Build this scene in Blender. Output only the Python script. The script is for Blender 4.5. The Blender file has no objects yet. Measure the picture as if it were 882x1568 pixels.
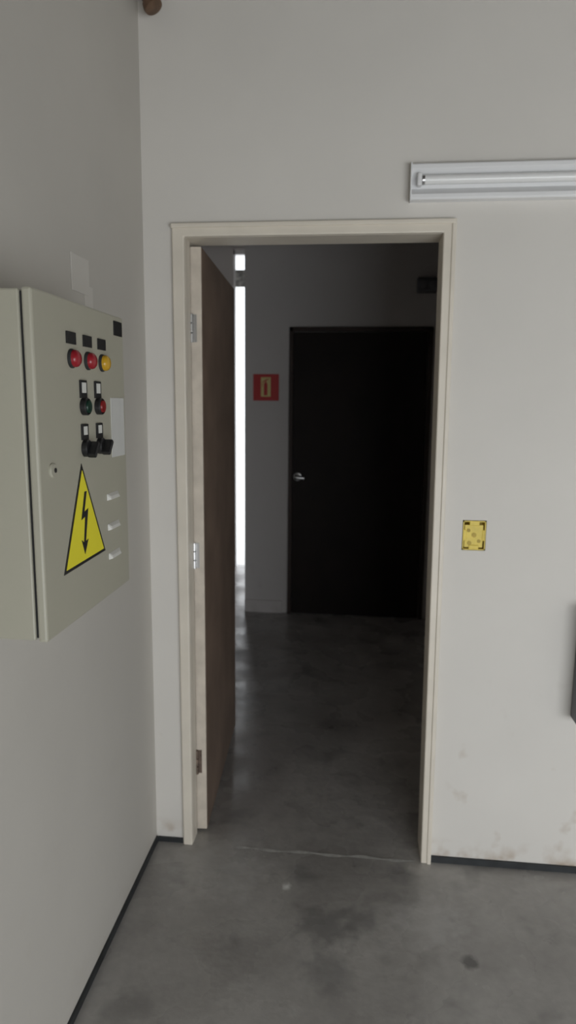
import bpy, bmesh, math, random
from mathutils import Vector, Matrix
random.seed(4)
scene=bpy.context.scene
scene.view_settings.view_transform='Standard'
scene.view_settings.look='None'

# ------------------------------------------------------------ helpers
def mat(name,col,rough=0.6,metal=0.0,var=0.0,vscale=4.0,bump=0.0,bscale=60.0,spec=0.5):
    m=bpy.data.materials.new(name); m.use_nodes=True
    nt=m.node_tree; b=nt.nodes['Principled BSDF']
    b.inputs['Roughness'].default_value=rough; b.inputs['Metallic'].default_value=metal
    b.inputs['Specular IOR Level'].default_value=spec
    tc=nt.nodes.new('ShaderNodeTexCoord')
    n=nt.nodes.new('ShaderNodeTexNoise'); n.inputs['Scale'].default_value=vscale; n.inputs['Detail'].default_value=5
    nt.links.new(tc.outputs['Object'],n.inputs['Vector'])
    r=nt.nodes.new('ShaderNodeValToRGB')
    v=var
    r.color_ramp.elements[0].position=0.3; r.color_ramp.elements[1].position=0.7
    r.color_ramp.elements[0].color=tuple(min(1,x*(1-v)) for x in col[:3])+(1,)
    r.color_ramp.elements[1].color=tuple(min(1,x*(1+v)) for x in col[:3])+(1,)
    nt.links.new(n.outputs['Fac'],r.inputs['Fac'])
    nt.links.new(r.outputs['Color'],b.inputs['Base Color'])
    if bump>0:
        n2=nt.nodes.new('ShaderNodeTexNoise'); n2.inputs['Scale'].default_value=bscale; n2.inputs['Detail'].default_value=4
        nt.links.new(tc.outputs['Object'],n2.inputs['Vector'])
        bp=nt.nodes.new('ShaderNodeBump'); bp.inputs['Strength'].default_value=bump; bp.inputs['Distance'].default_value=0.004
        nt.links.new(n2.outputs['Fac'],bp.inputs['Height']); nt.links.new(bp.outputs['Normal'],b.inputs['Normal'])
    return m

def new_obj(name,bm,m,parent=None,smooth=False,bevel=0.0,bseg=2):
    me=bpy.data.meshes.new(name); 
    bmesh.ops.recalc_face_normals(bm,faces=bm.faces)
    bm.to_mesh(me); bm.free()
    o=bpy.data.objects.new(name,me); scene.collection.objects.link(o)
    if m is not None:
        for mm in (m if isinstance(m,(list,tuple)) else [m]): me.materials.append(mm)
    if smooth:
        for p in me.polygons: p.use_smooth=True
    if bevel>0:
        md=o.modifiers.new('bevel','BEVEL'); md.width=bevel; md.segments=bseg; md.limit_method='ANGLE'
    if parent is not None: o.parent=parent
    return o

def empty(name):
    e=bpy.data.objects.new(name,None); e.empty_display_size=0.1; scene.collection.objects.link(e); return e

def add_box(bm,a,b):
    vs=[bm.verts.new((x,y,z)) for x in (a[0],b[0]) for y in (a[1],b[1]) for z in (a[2],b[2])]
    for f in ((0,1,3,2),(4,6,7,5),(0,4,5,1),(2,3,7,6),(0,2,6,4),(1,5,7,3)): bm.faces.new([vs[i] for i in f])

def box(name,a,b,m,parent=None,bevel=0.0):
    bm=bmesh.new(); add_box(bm,a,b); return new_obj(name,bm,m,parent,bevel=bevel)

def boxes(name,lst,m,parent=None,bevel=0.0):
    bm=bmesh.new()
    for a,b in lst: add_box(bm,a,b)
    return new_obj(name,bm,m,parent,bevel=bevel)

def prism(name,pts,axis,lo,hi,m,parent=None,bevel=0.0):
    """extrude polygon pts (2-D, the two other axes in xyz order) along axis"""
    def P(p,t):
        l=list(p); l.insert(axis,t); return l
    bm=bmesh.new()
    A=[bm.verts.new(P(p,lo)) for p in pts]; B=[bm.verts.new(P(p,hi)) for p in pts]
    bm.faces.new(A); bm.faces.new(B[::-1])
    n=len(pts)
    for i in range(n): bm.faces.new((A[i],A[(i+1)%n],B[(i+1)%n],B[i]))
    return new_obj(name,bm,m,parent,bevel=bevel)

def lathe(name,profile,origin,axis,m,parent=None,seg=32,smooth=True):
    ax=Vector(axis).normalized(); q=Vector((0,0,1)).rotation_difference(ax)
    bm=bmesh.new(); rings=[]
    for r,h in profile:
        ring=[]
        for i in range(seg):
            a=2*math.pi*i/seg
            ring.append(bm.verts.new(Vector(origin)+q@Vector((r*math.cos(a),r*math.sin(a),h))))
        rings.append(ring)
    for k in range(len(rings)-1):
        for i in range(seg):
            j=(i+1)%seg; bm.faces.new((rings[k][i],rings[k][j],rings[k+1][j],rings[k+1][i]))
    bm.faces.new(rings[0][::-1]); bm.faces.new(rings[-1])
    o=new_obj(name,bm,m,parent,smooth=smooth)
    if smooth:
        md=o.modifiers.new('es','EDGE_SPLIT'); md.split_angle=math.radians(40)
    return o

def wall(name,axis,t0,t1,u0,u1,z0,z1,holes,m):
    """wall slab with rectangular holes; axis = thickness axis (0 or 1); holes (ua,ub,za,zb)"""
    us=sorted({u0,u1,*[h[0] for h in holes],*[h[1] for h in holes]})
    zs=sorted({z0,z1,*[h[2] for h in holes],*[h[3] for h in holes]})
    us=[u for u in us if u0<=u<=u1]; zs=[z for z in zs if z0<=z<=z1]
    def solid(i,j):
        if i<0 or j<0 or i>=len(us)-1 or j>=len(zs)-1: return False
        cu=(us[i]+us[i+1])/2; cz=(zs[j]+zs[j+1])/2
        return not any(h[0]<cu<h[1] and h[2]<cz<h[3] for h in holes)
    bm=bmesh.new(); cache={}
    def V(u,t,z):
        k=(u,t,z)
        if k not in cache: cache[k]=bm.verts.new((u,t,z) if axis==1 else (t,u,z))
        return cache[k]
    for i in range(len(us)-1):
        for j in range(len(zs)-1):
            if not solid(i,j): continue
            a,b,c,d=us[i],us[i+1],zs[j],zs[j+1]
            for t in (t0,t1): bm.faces.new((V(a,t,c),V(b,t,c),V(b,t,d),V(a,t,d)))
            if not solid(i-1,j): bm.faces.new((V(a,t0,c),V(a,t1,c),V(a,t1,d),V(a,t0,d)))
            if not solid(i+1,j): bm.faces.new((V(b,t0,c),V(b,t1,c),V(b,t1,d),V(b,t0,d)))
            if not solid(i,j-1): bm.faces.new((V(a,t0,c),V(a,t1,c),V(b,t1,c),V(b,t0,c)))
            if not solid(i,j+1): bm.faces.new((V(a,t0,d),V(a,t1,d),V(b,t1,d),V(b,t0,d)))
    return new_obj(name,bm,m)

# ------------------------------------------------------------ materials
def wall_mat(name,col,stain,amount=1.0):
    m=bpy.data.materials.new(name); m.use_nodes=True; nt=m.node_tree; b=nt.nodes['Principled BSDF']
    b.inputs['Roughness'].default_value=0.75; b.inputs['Specular IOR Level'].default_value=0.25
    tc=nt.nodes.new('ShaderNodeTexCoord')
    n=nt.nodes.new('ShaderNodeTexNoise'); n.inputs['Scale'].default_value=1.6; n.inputs['Detail'].default_value=5
    nt.links.new(tc.outputs['Object'],n.inputs['Vector'])
    r=nt.nodes.new('ShaderNodeValToRGB'); r.color_ramp.elements[0].position=.3; r.color_ramp.elements[1].position=.65
    r.color_ramp.elements[0].color=tuple(x*.93 for x in col[:3])+(1,); r.color_ramp.elements[1].color=col
    nt.links.new(n.outputs['Fac'],r.inputs['Fac'])
    sep=nt.nodes.new('ShaderNodeSeparateXYZ'); nt.links.new(tc.outputs['Object'],sep.inputs[0])
    def splash(z0,z1,scale,p0,p1,amt):
        mr=nt.nodes.new('ShaderNodeMapRange'); mr.inputs['From Min'].default_value=z0; mr.inputs['From Max'].default_value=z1
        mr.inputs['To Min'].default_value=amt; mr.inputs['To Max'].default_value=0
        nt.links.new(sep.outputs['Z'],mr.inputs['Value'])
        n2=nt.nodes.new('ShaderNodeTexNoise'); n2.inputs['Scale'].default_value=scale; n2.inputs['Detail'].default_value=3
        nt.links.new(tc.outputs['Object'],n2.inputs['Vector'])
        r2=nt.nodes.new('ShaderNodeValToRGB'); r2.color_ramp.elements[0].position=p0; r2.color_ramp.elements[1].position=p1
        nt.links.new(n2.outputs['Fac'],r2.inputs['Fac'])
        mu=nt.nodes.new('ShaderNodeMath'); mu.operation='MULTIPLY'
        nt.links.new(mr.outputs[0],mu.inputs[0]); nt.links.new(r2.outputs['Color'],mu.inputs[1])
        return mu
    a=splash(.02,.10,11,.48,.66,amount); c=splash(.35,.8,9,.64,.74,amount*.4)
    ad=nt.nodes.new('ShaderNodeMath'); ad.operation='MAXIMUM'
    nt.links.new(a.outputs[0],ad.inputs[0]); nt.links.new(c.outputs[0],ad.inputs[1])
    mx=nt.nodes.new('ShaderNodeMix'); mx.data_type='RGBA'
    nt.links.new(ad.outputs[0],mx.inputs[0]); nt.links.new(r.outputs['Color'],mx.inputs[6]); mx.inputs[7].default_value=stain
    nt.links.new(mx.outputs[2],b.inputs['Base Color'])
    n3=nt.nodes.new('ShaderNodeTexNoise'); n3.inputs['Scale'].default_value=5; n3.inputs['Detail'].default_value=4
    nt.links.new(tc.outputs['Object'],n3.inputs['Vector'])
    bp=nt.nodes.new('ShaderNodeBump'); bp.inputs['Strength'].default_value=.25; bp.inputs['Distance'].default_value=.012
    nt.links.new(n3.outputs['Fac'],bp.inputs['Height']); nt.links.new(bp.outputs['Normal'],b.inputs['Normal'])
    return m

def floor_mat():
    m=bpy.data.materials.new('concrete_floor'); m.use_nodes=True; nt=m.node_tree; b=nt.nodes['Principled BSDF']
    tc=nt.nodes.new('ShaderNodeTexCoord')
    def noise(s,d,dist=0.0):
        n=nt.nodes.new('ShaderNodeTexNoise'); n.inputs['Scale'].default_value=s; n.inputs['Detail'].default_value=d
        n.inputs['Distortion'].default_value=dist
        nt.links.new(tc.outputs['Object'],n.inputs['Vector']); return n
    def ramp(src,p0,c0,p1,c1):
        r=nt.nodes.new('ShaderNodeValToRGB'); r.color_ramp.elements[0].position=p0; r.color_ramp.elements[1].position=p1
        r.color_ramp.elements[0].color=c0; r.color_ramp.elements[1].color=c1
        nt.links.new(src.outputs['Fac'],r.inputs['Fac']); return r
    def mixc(a,bb,f=1.0,blend='MULTIPLY',fsock=None):
        mx=nt.nodes.new('ShaderNodeMix'); mx.data_type='RGBA'; mx.blend_type=blend; mx.inputs[0].default_value=f
        if fsock: nt.links.new(fsock,mx.inputs[0])
        nt.links.new(a,mx.inputs[6])
        if isinstance(bb,tuple): mx.inputs[7].default_value=bb
        else: nt.links.new(bb,mx.inputs[7])
        return mx.outputs[2]
    a=ramp(noise(2.6,8,.3),.32,(.325,.31,.297,1),.68,(.47,.455,.435,1))
    s=ramp(noise(6.0,3,.3),.30,(.66,.66,.66,1),.44,(1,1,1,1))
    w=ramp(noise(40,3),.3,(.93,.93,.93,1),.7,(1.04,1.04,1.04,1))
    c=mixc(mixc(a.outputs['Color'],s.outputs['Color'],.75),w.outputs['Color'])
    wob=noise(22,3)
    for (x,y,rad,col,st) in ((.360,1.802,.026,(.13,.125,.12,1),.9),(-.207,2.054,.018,(.85,.85,.83,1),1.0),
                          (-.066,1.89,.085,(.20,.195,.19,1),.7),(.03,1.93,.06,(.20,.195,.19,1),.6),(-.16,2.12,.05,(.22,.215,.21,1),.6),
                          (-.05,1.72,.07,(.22,.215,.21,1),.55),(.17,2.16,.05,(.22,.215,.21,1),.55),(-.45,2.12,.16,(.58,.575,.56,1),.45),(.23,2.21,.04,(.55,.53,.5,1),.7),(.25,1.95,.12,(.56,.55,.54,1),.4)):
        vm=nt.nodes.new('ShaderNodeVectorMath'); vm.operation='DISTANCE'; vm.inputs[1].default_value=(x,y,0)
        nt.links.new(tc.outputs['Object'],vm.inputs[0])
        ad=nt.nodes.new('ShaderNodeMath'); ad.operation='MULTIPLY_ADD'; ad.inputs[1].default_value=rad*2.0
        nt.links.new(wob.outputs['Fac'],ad.inputs[0]); nt.links.new(vm.outputs['Value'],ad.inputs[2])
        mr=nt.nodes.new('ShaderNodeMapRange'); mr.inputs['From Min'].default_value=rad*1.5; mr.inputs['From Max'].default_value=rad*2.2
        mr.inputs['To Min'].default_value=st; mr.inputs['To Max'].default_value=0
        nt.links.new(ad.outputs[0],mr.inputs['Value'])
        c=mixc(c,col,0,'MIX',mr.outputs[0])
    nt.links.new(c,b.inputs['Base Color'])
    rr=nt.nodes.new('ShaderNodeMapRange'); rr.inputs['From Min'].default_value=.35; rr.inputs['From Max'].default_value=.65
    rr.inputs['To Min'].default_value=.15; rr.inputs['To Max'].default_value=.45
    nt.links.new(noise(4,4).outputs['Fac'],rr.inputs['Value']); nt.links.new(rr.outputs[0],b.inputs['Roughness'])
    bp=nt.nodes.new('ShaderNodeBump'); bp.inputs['Strength'].default_value=.35; bp.inputs['Distance'].default_value=.006
    nt.links.new(noise(18,6).outputs['Fac'],bp.inputs['Height']); nt.links.new(bp.outputs['Normal'],b.inputs['Normal'])
    return m

M_wall=wall_mat('painted_wall',(.76,.73,.68,1),(.44,.34,.25,1),.9)
M_left=wall_mat('painted_wall_shaded',(.60,.575,.53,1),(.5,.46,.40,1),.4)  # same wall paint, colour darkened for the shading on the left wall
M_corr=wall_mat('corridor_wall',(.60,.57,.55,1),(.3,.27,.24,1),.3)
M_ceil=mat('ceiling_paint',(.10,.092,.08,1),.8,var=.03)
M_ceil_c=mat('corridor_ceiling_paint',(.35,.33,.31,1),.8,var=.03)
M_floor=floor_mat()
M_gap=mat('dark_gap_shadow',(.025,.028,.03,1),.6,var=.3,vscale=20)  # near-black colour standing in for the gap and shadow along the floor
M_frame=mat('cream_frame_paint',(.76,.70,.60,1),.45,var=.05,vscale=8,bump=.1,bscale=30)
M_edge=mat('leaf_edge',(.66,.59,.50,1),.6,var=.14,vscale=14)
M_leaf=mat('brown_laminate',(.235,.17,.13,1),.5,var=.2,vscale=5)
M_black_door=mat('dark_door',(.014,.009,.007,1),.55,var=.3,vscale=3,spec=.2)
M_dark_frame=mat('dark_door_frame',(.045,.028,.022,1),.5,var=.2,spec=.3)
M_steel=mat('steel',(.62,.62,.62,1),.3,1.0,var=.05)
M_rust=mat('rusty_steel',(.20,.15,.12,1),.6,.6,var=.4,vscale=40)
M_cab=mat('cabinet_paint',(.41,.395,.32,1),.42,var=.015,bump=.04,bscale=200)
M_black=mat('black_plastic',(.012,.012,.013,1),.4)
M_dark=mat('gasket',(.02,.02,.02,1),.8)
M_red=mat('red_lens',(.27,.012,.02,1),.25,var=.1)
M_yel_l=mat('yellow_lens',(.52,.30,.02,1),.25,var=.1)
M_green=mat('green_cap',(.008,.035,.022,1),.3)
M_redb=mat('red_cap',(.24,.015,.015,1),.3)
M_white=mat('white_label',(.66,.66,.62,1),.6)
M_label=mat('grey_paper',(.56,.56,.54,1),.6,var=.05,vscale=20)
M_yel=mat('yellow_sticker',(.80,.72,.03,1),.5,var=.04)
M_ybox=mat('yellow_plastic',(.80,.62,.10,1),.5,var=.10,vscale=25)
M_ydark=mat('yellow_plastic_inner',(.50,.36,.06,1),.6,var=.3,vscale=30)
M_lum=mat('luminaire_white',(.86,.86,.86,1),.35)
M_tube=mat('tube_glass',(.90,.90,.89,1),.2)
M_sign=mat('sign_red',(.50,.03,.03,1),.5,var=.06)
M_signy=mat('sign_yellow',(.70,.60,.25,1),.5)
M_brass=mat('brown_pipe',(.15,.09,.055,1),.45,.2,var=.3,vscale=30)
M_grey=mat('dark_grey_box',(.13,.13,.14,1),.5)
M_ground=mat('outside_ground',(.85,.85,.83,1),.9,var=.03)
M_plate=mat('painted_plate',(.66,.65,.61,1),.6)
M_plate2=mat('painted_plate_wall',(.65,.625,.58,1),.7)
M_seam=mat('seam_mortar',(.56,.56,.54,1),.8,var=.25,vscale=30)
M_mott=mat('mottled_panel',(.55,.55,.53,1),.6,var=.7,vscale=25)  # grey with random pale and dark blotches

# ------------------------------------------------------------ room shell
XL=-0.713; YB=2.2423; YB2=2.36; D2=5.052; XR=3.3; YS=-1.6; H=3.3
XCR=0.62; XCL=-2.6; HC=3.0; YE=6.41
FX0,FX1=-0.600,0.262            # rough opening of door 1
box('floor',(-2.75,YS-.15,-.12),(3.45,6.55,0),M_floor)
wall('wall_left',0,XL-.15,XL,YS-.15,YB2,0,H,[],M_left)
wall('wall_north',1,YB,YB2,XL,XR,0,H,[(FX0,FX1,0,2.147),(.338,.414,1.134,1.234)],M_wall)
wall('wall_right',0,XR,XR+.15,YS-.15,YB2,0,H,[],M_wall)
wall('wall_south',1,YS-.15,YS,XL,XR,0,H,[(.3,3.0,0.0,1.4)],M_wall)
box('ceiling',(XL-.15,YS-.15,H),(XR+.15,YB2,H+.12),M_ceil)
# corridor
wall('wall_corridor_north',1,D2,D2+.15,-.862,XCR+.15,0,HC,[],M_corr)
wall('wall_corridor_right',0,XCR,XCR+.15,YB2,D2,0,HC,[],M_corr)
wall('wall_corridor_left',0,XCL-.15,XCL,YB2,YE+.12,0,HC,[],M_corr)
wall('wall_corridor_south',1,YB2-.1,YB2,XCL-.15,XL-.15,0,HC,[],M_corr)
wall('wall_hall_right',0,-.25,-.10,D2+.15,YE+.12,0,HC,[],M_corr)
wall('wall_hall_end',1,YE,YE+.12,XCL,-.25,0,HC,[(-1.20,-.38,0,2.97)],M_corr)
box('ceiling_corridor',(XCL-.15,YB2,HC),(XCR+.15,YE+.12,HC+.12),M_ceil_c)
box('ground_outside',(-30,6.55,-.16),(30,60,-.04),M_ground)
box('ground_outside_south',(-30,-40,-.16),(30,YS-.15,-.04),M_ground)

# metal frame with transom panel round the exterior opening at the hall end
w1=empty('window_1')
boxes('frame',[((-1.20,YE+.02,0),(-1.185,YE+.08,2.97)),((-.40,YE+.02,0),(-.38,YE+.08,2.97)),((-1.20,YE+.02,2.93),(-.38,YE+.08,2.97))],M_lum,w1)
box('transom_panel',(-1.20,YE+.04,2.65),(-.38,YE+.06,2.80),M_mott,w1)

# dark strips painting the gap and shadow at the wall foot; corridor baseboard
box('gap_shadow_left',(XL,YS,0),(XL+.007,YB-.007,.022),M_gap)
box('gap_shadow_north',(.2846,YB-.007,0),(XR,YB,.024),M_gap)
box('gap_shadow_north_corner',(XL+.007,YB-.007,0),(-.614,YB,.018),M_gap)
boxes('baseboard_corridor',[((-.862,D2-.012,0),(-.575,D2,.095))],M_corr)

# strip of mortar where the two slabs meet under the door
bm=bmesh.new()
pts=[]
for i in range(41):
    x=-.42+.655*i/40; yy=2.232+.003*math.sin(i*.5); w_=.006+.0025*math.sin(i*.9+1)
    if i in (0,40): w_=.001
    pts.append((x,yy,w_))
up=[bm.verts.new((x,y+w_,.0012)) for x,y,w_ in pts]; dn=[bm.verts.new((x,y-w_,.0012)) for x,y,w_ in pts]
for i in range(40): bm.faces.new((dn[i],dn[i+1],up[i+1],up[i]))
new_obj('trim_threshold',bm,M_seam,smooth=True)

# ------------------------------------------------------------ door frame 1 (cream painted steel)
df=empty('door_frame')
prism('casing',[(-.609,0),(-.615,2.16),(.269,2.16),(.280,0),(.250,0),(.234,2.124),(-.575,2.124),(-.575,0)],1,2.226,2.2423,M_frame,df,bevel=.004)
prism('reveal_head',[(-.600,2.124),(.240,2.124),(.240,2.146),(-.600,2.146)],1,2.2423,2.36,M_frame,df)
prism('reveal_right',[(.250,0),(.262,0),(.262,2.124),(.234,2.124)],1,2.2423,2.36,M_frame,df)
prism('reveal_left',[(-.600,0),(-.575,0),(-.575,2.124),(-.600,2.124)],1,2.2423,2.300,M_frame,df)
prism('return_left',[(-.600,0),(-.590,0),(-.590,2.124),(-.600,2.124)],1,2.300,2.36,M_frame,df)
prism('bead_head',[(-.617,2.150),(-.617,2.164),(.272,2.164),(.272,2.150)],1,2.220,2.2423,M_frame,df,bevel=.003)
prism('bead_right',[(.270,0),(.2845,0),(.272,2.164),(.2590,2.164)],1,2.221,2.2423,M_frame,df,bevel=.003)

# ------------------------------------------------------------ door 1: open leaf
d1=empty('door_1')
L=.85; T=.037; HT=2.112
def leaf_obj(name,a,b,m,bevel=0):
    return box(name,a,b,m,d1,bevel)
leaf_obj('leaf_core',(-T,0,.010),(0,L,HT),M_edge,.002)
leaf_obj('leaf_face',(0,.004,.012),(.002,L,HT-.002),M_leaf)
leaf_obj('leaf_back_face',(-T-.002,.004,.012),(-T,L,HT-.002),M_leaf)
leaf_obj('lock_plate',(-.030,L,1.00),(-.008,L+.002,1.18),M_steel)
d1.location=(-.541,2.314,0); d1.rotation_euler=(0,0,math.radians(3.3))
for k,(hz,mm) in enumerate([(1.850,M_steel),(1.070,M_steel),(.285,M_rust)]):
    boxes('hinge_leaf_%d'%k,[((-T-.001,-.003,hz-.045),(-.016,.000,hz+.045))],mm,d1)
    for j in range(3):
        z0=hz-.047+j*.032
        lathe('hinge_knuckle_%d_%d'%(k,j),[(.001,0),(.0065,.001),(.0065,.029),(.001,.030)],(-T+.004,-.008,z0),(0,0,1),mm,d1,seg=16)

# ------------------------------------------------------------ corridor far door 2
d2=empty('door_2')
boxes('leaf',[((-.500,D2-.022,.006),(.455,D2-.001,2.105))],M_black_door,d2,bevel=.003)
boxes('panel_moulding',[((-.40,D2-.027,1.15),(.02,D2-.022,1.155)),((-.40,D2-.027,1.95),(.02,D2-.022,1.955)),((.02,D2-.027,.12),(.026,D2-.022,1.955)),((.30,D2-.027,.12),(.306,D2-.022,1.955))],M_black_door,d2)
boxes('frame',[((-.530,D2-.03,0),(-.503,D2-.001,2.14)),((.460,D2-.03,0),(.490,D2-.001,2.14)),((-.53,D2-.03,2.11),(.49,D2-.001,2.14))],M_dark_frame,d2,bevel=.002)
lathe('rose',[(.001,0),(.030,.001),(.030,.008),(.012,.012),(.011,.045),(.001,.046)],(-.462,D2-.022,1.06),(0,-1,0),M_steel,d2)
lathe('lever',[(.001,0),(.016,.003),(.017,.02),(.013,.05),(.011,.07),(.001,.075)],(-.478,D2-.062,1.06),(1,0,-.1),M_steel,d2,seg=16)

# ------------------------------------------------------------ fire sign on the corridor wall
fs=empty('fire_extinguisher_sign')
box('plate',(-.798,D2-.006,1.616),(-.608,D2,1.808),M_sign,fs,bevel=.002)
box('pictogram_field',(-.740,D2-.008,1.645),(-.668,D2-.006,1.785),M_signy,fs)
prism('extinguisher_body',[(-.718,1.655),(-.692,1.655),(-.692,1.735),(-.698,1.748),(-.712,1.748),(-.718,1.735)],1,D2-.010,D2-.008,M_sign,fs)
prism('extinguisher_valve',[(-.709,1.748),(-.701,1.748),(-.701,1.762),(-.680,1.770),(-.682,1.775),(-.709,1.768)],1,D2-.010,D2-.008,M_sign,fs)
prism('extinguisher_hose',[(-.709,1.762),(-.727,1.755),(-.733,1.720),(-.729,1.720),(-.724,1.750),(-.709,1.756)],1,D2-.010,D2-.008,M_sign,fs)

# emergency light over the far door
el=empty('emergency_light')
box('body',(.36,D2-.07,2.37),(.50,D2,2.47),M_grey,el,bevel=.012)
for i,x in enumerate((.395,.465)):
    lathe('lamp_%d'%i,[(.012,0),(.026,.012),(.028,.035),(.001,.038)],(x,D2-.07,2.42),(0,-1,-.2),M_grey,el,seg=20)

# ------------------------------------------------------------ control cabinet
cb=empty('electrical_control_cabinet')
CX=-.493; y1,y2,z1,z2=1.005,1.402,1.222,1.776
box('body',(XL,y1+.002,z1+.002),(-.514,y2-.002,z2-.002),M_cab,cb,bevel=.003)
box('gasket',(-.514,y1+.006,z1+.006),(-.509,y2-.006,z2-.006),M_dark,cb)
box('door',(-.509,y1,z1),(CX,y2,z2),M_cab,cb,bevel=.004)
r=.0145
dome=[(r,0),(r,.007),(r*.93,.010),(r*.7,.013),(r*.35,.0148),(.0005,.015)]
for nm,y,mm in (('lamp_red_a',1.140,M_red),('lamp_red_b',1.210,M_red),('lamp_yellow',1.278,M_yel_l)):
    lathe(nm+'_bezel',[(r*1.12,0),(r*1.12,.003),(r*.98,.006),(r*.9,.006)],(CX,y,1.679),(1,0,0),M_dark,cb,seg=28)
    lathe(nm+'_cap',dome,(CX+.002,y,1.679),(1,0,0),mm,cb,seg=28)
    box(nm+'_label',(CX,y-.019,1.703),(CX+.003,y+.017,1.723),M_black,cb)
flat=[(.0115,0),(.0115,.009),(.0105,.011),(.0005,.0105)]
for nm,y,mm in (('button_green',1.183,M_green),('button_red',1.250,M_redb)):
    lathe(nm+'_collar',[(.0155,0),(.0155,.009),(.0135,.011),(.0130,.006)],(CX,y,1.598),(1,0,0),M_black,cb,seg=28)
    lathe(nm+'_cap',flat,(CX+.002,y,1.598),(1,0,0),mm,cb,seg=28)
    box(nm+'_label',(CX,y-.014,1.613),(CX+.003,y+.014,1.644),M_black,cb)
    box(nm+'_text',(CX+.003,y-.009,1.622),(CX+.0036,y+.009,1.640),M_white,cb)
for k,y in enumerate((1.183,1.252)):
    lathe('selector_%d_collar'%k,[(.0155,0),(.0155,.008),(.0135,.010),(.0130,.010)],(CX,y,1.524),(1,0,0),M_black,cb,seg=28)
    o=box('selector_%d_knob'%k,(0,-.005,-.016),(.017,.005,.016),M_black,cb,bevel=.003)
    o.location=(CX+.008,y,1.522); o.rotation_euler=(math.radians(-40),0,0)
    box('selector_%d_label'%k,(CX,y-.014,1.539),(CX+.003,y+.014,1.567),M_black,cb)
    box('selector_%d_text'%k,(CX+.003,y-.008,1.548),(CX+.0036,y+.008,1.563),M_white,cb)
box('paper_label',(CX,1.318,1.497),(CX+.0012,1.390,1.614),M_label,cb)
box('badge',(CX,1.346,1.737),(CX+.002,1.390,1.765),M_black,cb)
for k,z in enumerate((1.421,1.361,1.302)):
    bm=bmesh.new()
    y0,ya=1.282,1.345
    v=[bm.verts.new(p) for p in ((CX,y0,z-.007),(CX,ya,z-.007),(CX,ya,z+.007),(CX,y0,z+.007),(CX+.007,y0+.007,z-.005),(CX+.007,ya-.007,z-.005),(CX+.005,ya-.010,z+.001),(CX+.005,y0+.010,z+.001))]
    for f in ((0,1,2,3),(4,5,6,7),(0,1,5,4),(1,2,6,5),(2,3,7,6),(3,0,4,7)): bm.faces.new([v[i] for i in f])
    new_obj('louvre_%d'%k,bm,M_plate,cb,bevel=.001)
lathe('lock',[(.012,0),(.012,.002),(.010,.004),(.0005,.004)],(CX,1.048,1.497),(1,0,0),M_cab,cb,seg=24)
lathe('keyhole',[(.004,0),(.004,.0012),(.0005,.0013)],(CX+.004,1.052,1.497),(1,0,0),M_black,cb,seg=12)
A=Vector((1.164,1.498)); B=Vector((1.075,1.316)); C=Vector((1.264,1.319)); G=(A+B+C)/3
prism('warning_border',[tuple(B),tuple(C),tuple(A)],0,CX,CX+.001,M_black,cb)
s=.90
prism('warning_field',[tuple(G+(p-G)*s) for p in (B,C,A)],0,CX+.001,CX+.0016,M_yel,cb)
bolt=[(1.170,1.447),(1.152,1.398),(1.169,1.402),(1.160,1.356),(1.150,1.362),(1.163,1.334),(1.180,1.359),(1.168,1.357),(1.184,1.415),(1.166,1.411),(1.180,1.447)]
prism('warning_bolt',bolt,0,CX+.0016,CX+.0022,M_black,cb)

# blanking plate on the left wall above the cabinet
wp=empty('blank_wall_plate')
box('plate',(XL,1.665,1.875),(XL+.003,1.775,1.965),M_plate2,wp,bevel=.0015)
box('smear',(XL,1.745,1.845),(XL+.0012,1.80,1.90),M_plate2,wp,bevel=.0005)

# ------------------------------------------------------------ fluorescent fixture
fl=empty('fluorescent_light_fixture')
x0,x1=.128,1.378; zc=2.267
prof=[(YB,zc-.052),(YB-.030,zc-.052),(YB-.034,zc-.048),(YB-.034,zc-.036),(YB-.012,zc-.016),(YB-.012,zc+.016),(YB-.034,zc+.036),(YB-.034,zc+.048),(YB-.030,zc+.052),(YB,zc+.052)]
prism('housing',prof,0,x0+.004,x1-.004,M_lum,fl,bevel=.0015)
for n,xa,xb in (('end_cap_a',x0,x0+.004),('end_cap_b',x1-.004,x1)):
    box(n,(xa,YB-.036,zc-.054),(xb,YB,zc+.054),M_lum,fl,bevel=.001)
for n,xa in (('lampholder_a',x0+.020),('lampholder_b',x1-.040)):
    box(n,(xa,YB-.046,zc-.014),(xa+.014,YB-.012,zc+.022),M_lum,fl,bevel=.004)
lathe('tube',[(.001,0),(.014,.001),(.014,1.17),(.001,1.171)],(x0+.036,YB-.032,zc+.004),(1,0,0),M_tube,fl,seg=28)
lathe('tube_cap',[(.001,0),(.0146,.001),(.0146,.008),(.001,.009)],(x0+.034,YB-.032,zc+.004),(1,0,0),M_steel,fl,seg=28)

# ------------------------------------------------------------ yellow switch box
sb=empty('electrical_switch_box')
xa,xb,za,zb=.340,.412,1.136,1.232
boxes('walls',[((xa,YB-.002,za),(xa+.003,YB+.045,zb)),((xb-.003,YB-.002,za),(xb,YB+.045,zb)),((xa,YB-.002,za),(xb,YB+.045,za+.003)),((xa,YB-.002,zb-.003),(xb,YB+.045,zb))],M_ybox,sb)
box('back',(xa+.002,YB+.042,za+.002),(xb-.002,YB+.046,zb-.002),M_ybox,sb)
boxes('ears',[((xa+.020,YB-.001,zb-.016),(xb-.020,YB+.03,zb-.002)),((xa+.020,YB-.001,za+.002),(xb-.020,YB+.03,za+.016)),((xa+.002,YB,za+.03),(xa+.012,YB+.03,za+.066)),((xb-.010,YB,za+.03),(xb-.002,YB+.03,za+.066))],M_ybox,sb,bevel=.002)
box('inner_cover',(xa+.006,YB+.002,za+.008),(xb-.008,YB+.006,zb-.014),M_ybox,sb)
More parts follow.
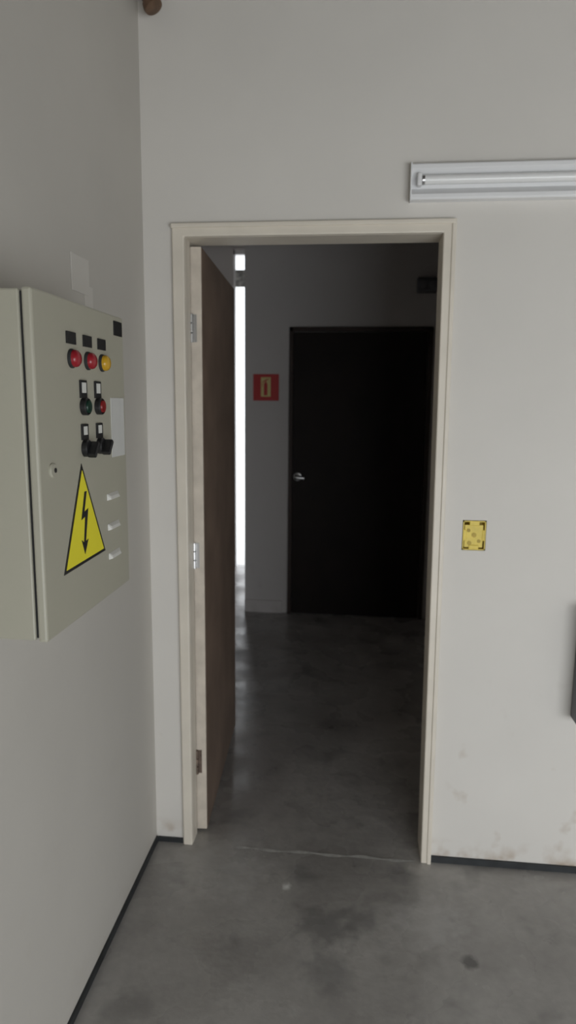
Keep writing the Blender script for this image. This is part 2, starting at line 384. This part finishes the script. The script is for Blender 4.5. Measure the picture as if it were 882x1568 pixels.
for i,(x,z,rr_) in enumerate(((.358,1.200,.006),(.376,1.185,.008),(.392,1.165,.006),(.362,1.158,.007))):
    lathe('knockout_%d'%i,[(rr_,0),(rr_,.001),(.0005,.0011)],(x,YB+.002,z),(0,-1,0),M_ydark,sb,seg=16)

# ------------------------------------------------------------ dark box at the right of the wall, pipe in the corner
jb=empty('junction_box')
box('body',(.722,YB-.09,.575),(1.02,YB,.965),M_grey,jb,bevel=.006)
box('lid',(.730,YB-.098,.585),(1.012,YB-.09,.955),M_grey,jb,bevel=.004)

pp=empty('drain_pipe')
cu=bpy.data.curves.new('pipe_curve','CURVE'); cu.dimensions='3D'; cu.bevel_depth=.020; cu.bevel_resolution=6; cu.use_fill_caps=True
sp=cu.splines.new('BEZIER'); sp.bezier_points.add(2)
for bp_,co in zip(sp.bezier_points,((-.685,2.19,3.3),(-.688,2.19,2.84),(-.645,2.17,2.765))):
    bp_.co=co; bp_.handle_left_type='AUTO'; bp_.handle_right_type='AUTO'
po=bpy.data.objects.new('pipe',cu); scene.collection.objects.link(po); cu.materials.append(M_brass); po.parent=pp
lathe('collar',[(.018,0),(.027,.003),(.029,.012),(.026,.024),(.020,.028)],(-.638,2.165,2.750),(-.6,.1,1),M_brass,pp,seg=28)

# ------------------------------------------------------------ lights
w=bpy.data.worlds.new('world'); scene.world=w; w.use_nodes=True
bg=w.node_tree.nodes['Background']; bg.inputs['Color'].default_value=(.93,.96,1,1); bg.inputs['Strength'].default_value=1.9
def area(name,loc,rot,sx,sy,pw,col):
    l=bpy.data.lights.new(name,'AREA'); l.shape='RECTANGLE'; l.size=sx; l.size_y=sy; l.energy=pw; l.color=col
    o=bpy.data.objects.new(name,l); scene.collection.objects.link(o); o.location=loc; o.rotation_euler=rot; return o
area('daylight_doorway',(1.65,YS-.17,.70),(math.radians(90),0,0),2.7,1.35,65,(.92,.96,1))

# ------------------------------------------------------------ camera
cam=bpy.data.cameras.new('camera'); co=bpy.data.objects.new('camera',cam); scene.collection.objects.link(co)
cam.sensor_fit='VERTICAL'; cam.sensor_height=36; cam.lens=36*1065.1/1599; cam.clip_start=.02
cam.dof.use_dof=True; cam.dof.focus_distance=1.35; cam.dof.aperture_fstop=4.2
R=Matrix(((0.99429,-0.02621,0.10345),(0.1063,0.15775,-0.98174),(0.00941,0.98713,0.15964)))
co.matrix_world=Matrix.Translation((0,0,1.61))@R.to_4x4()
scene.camera=co
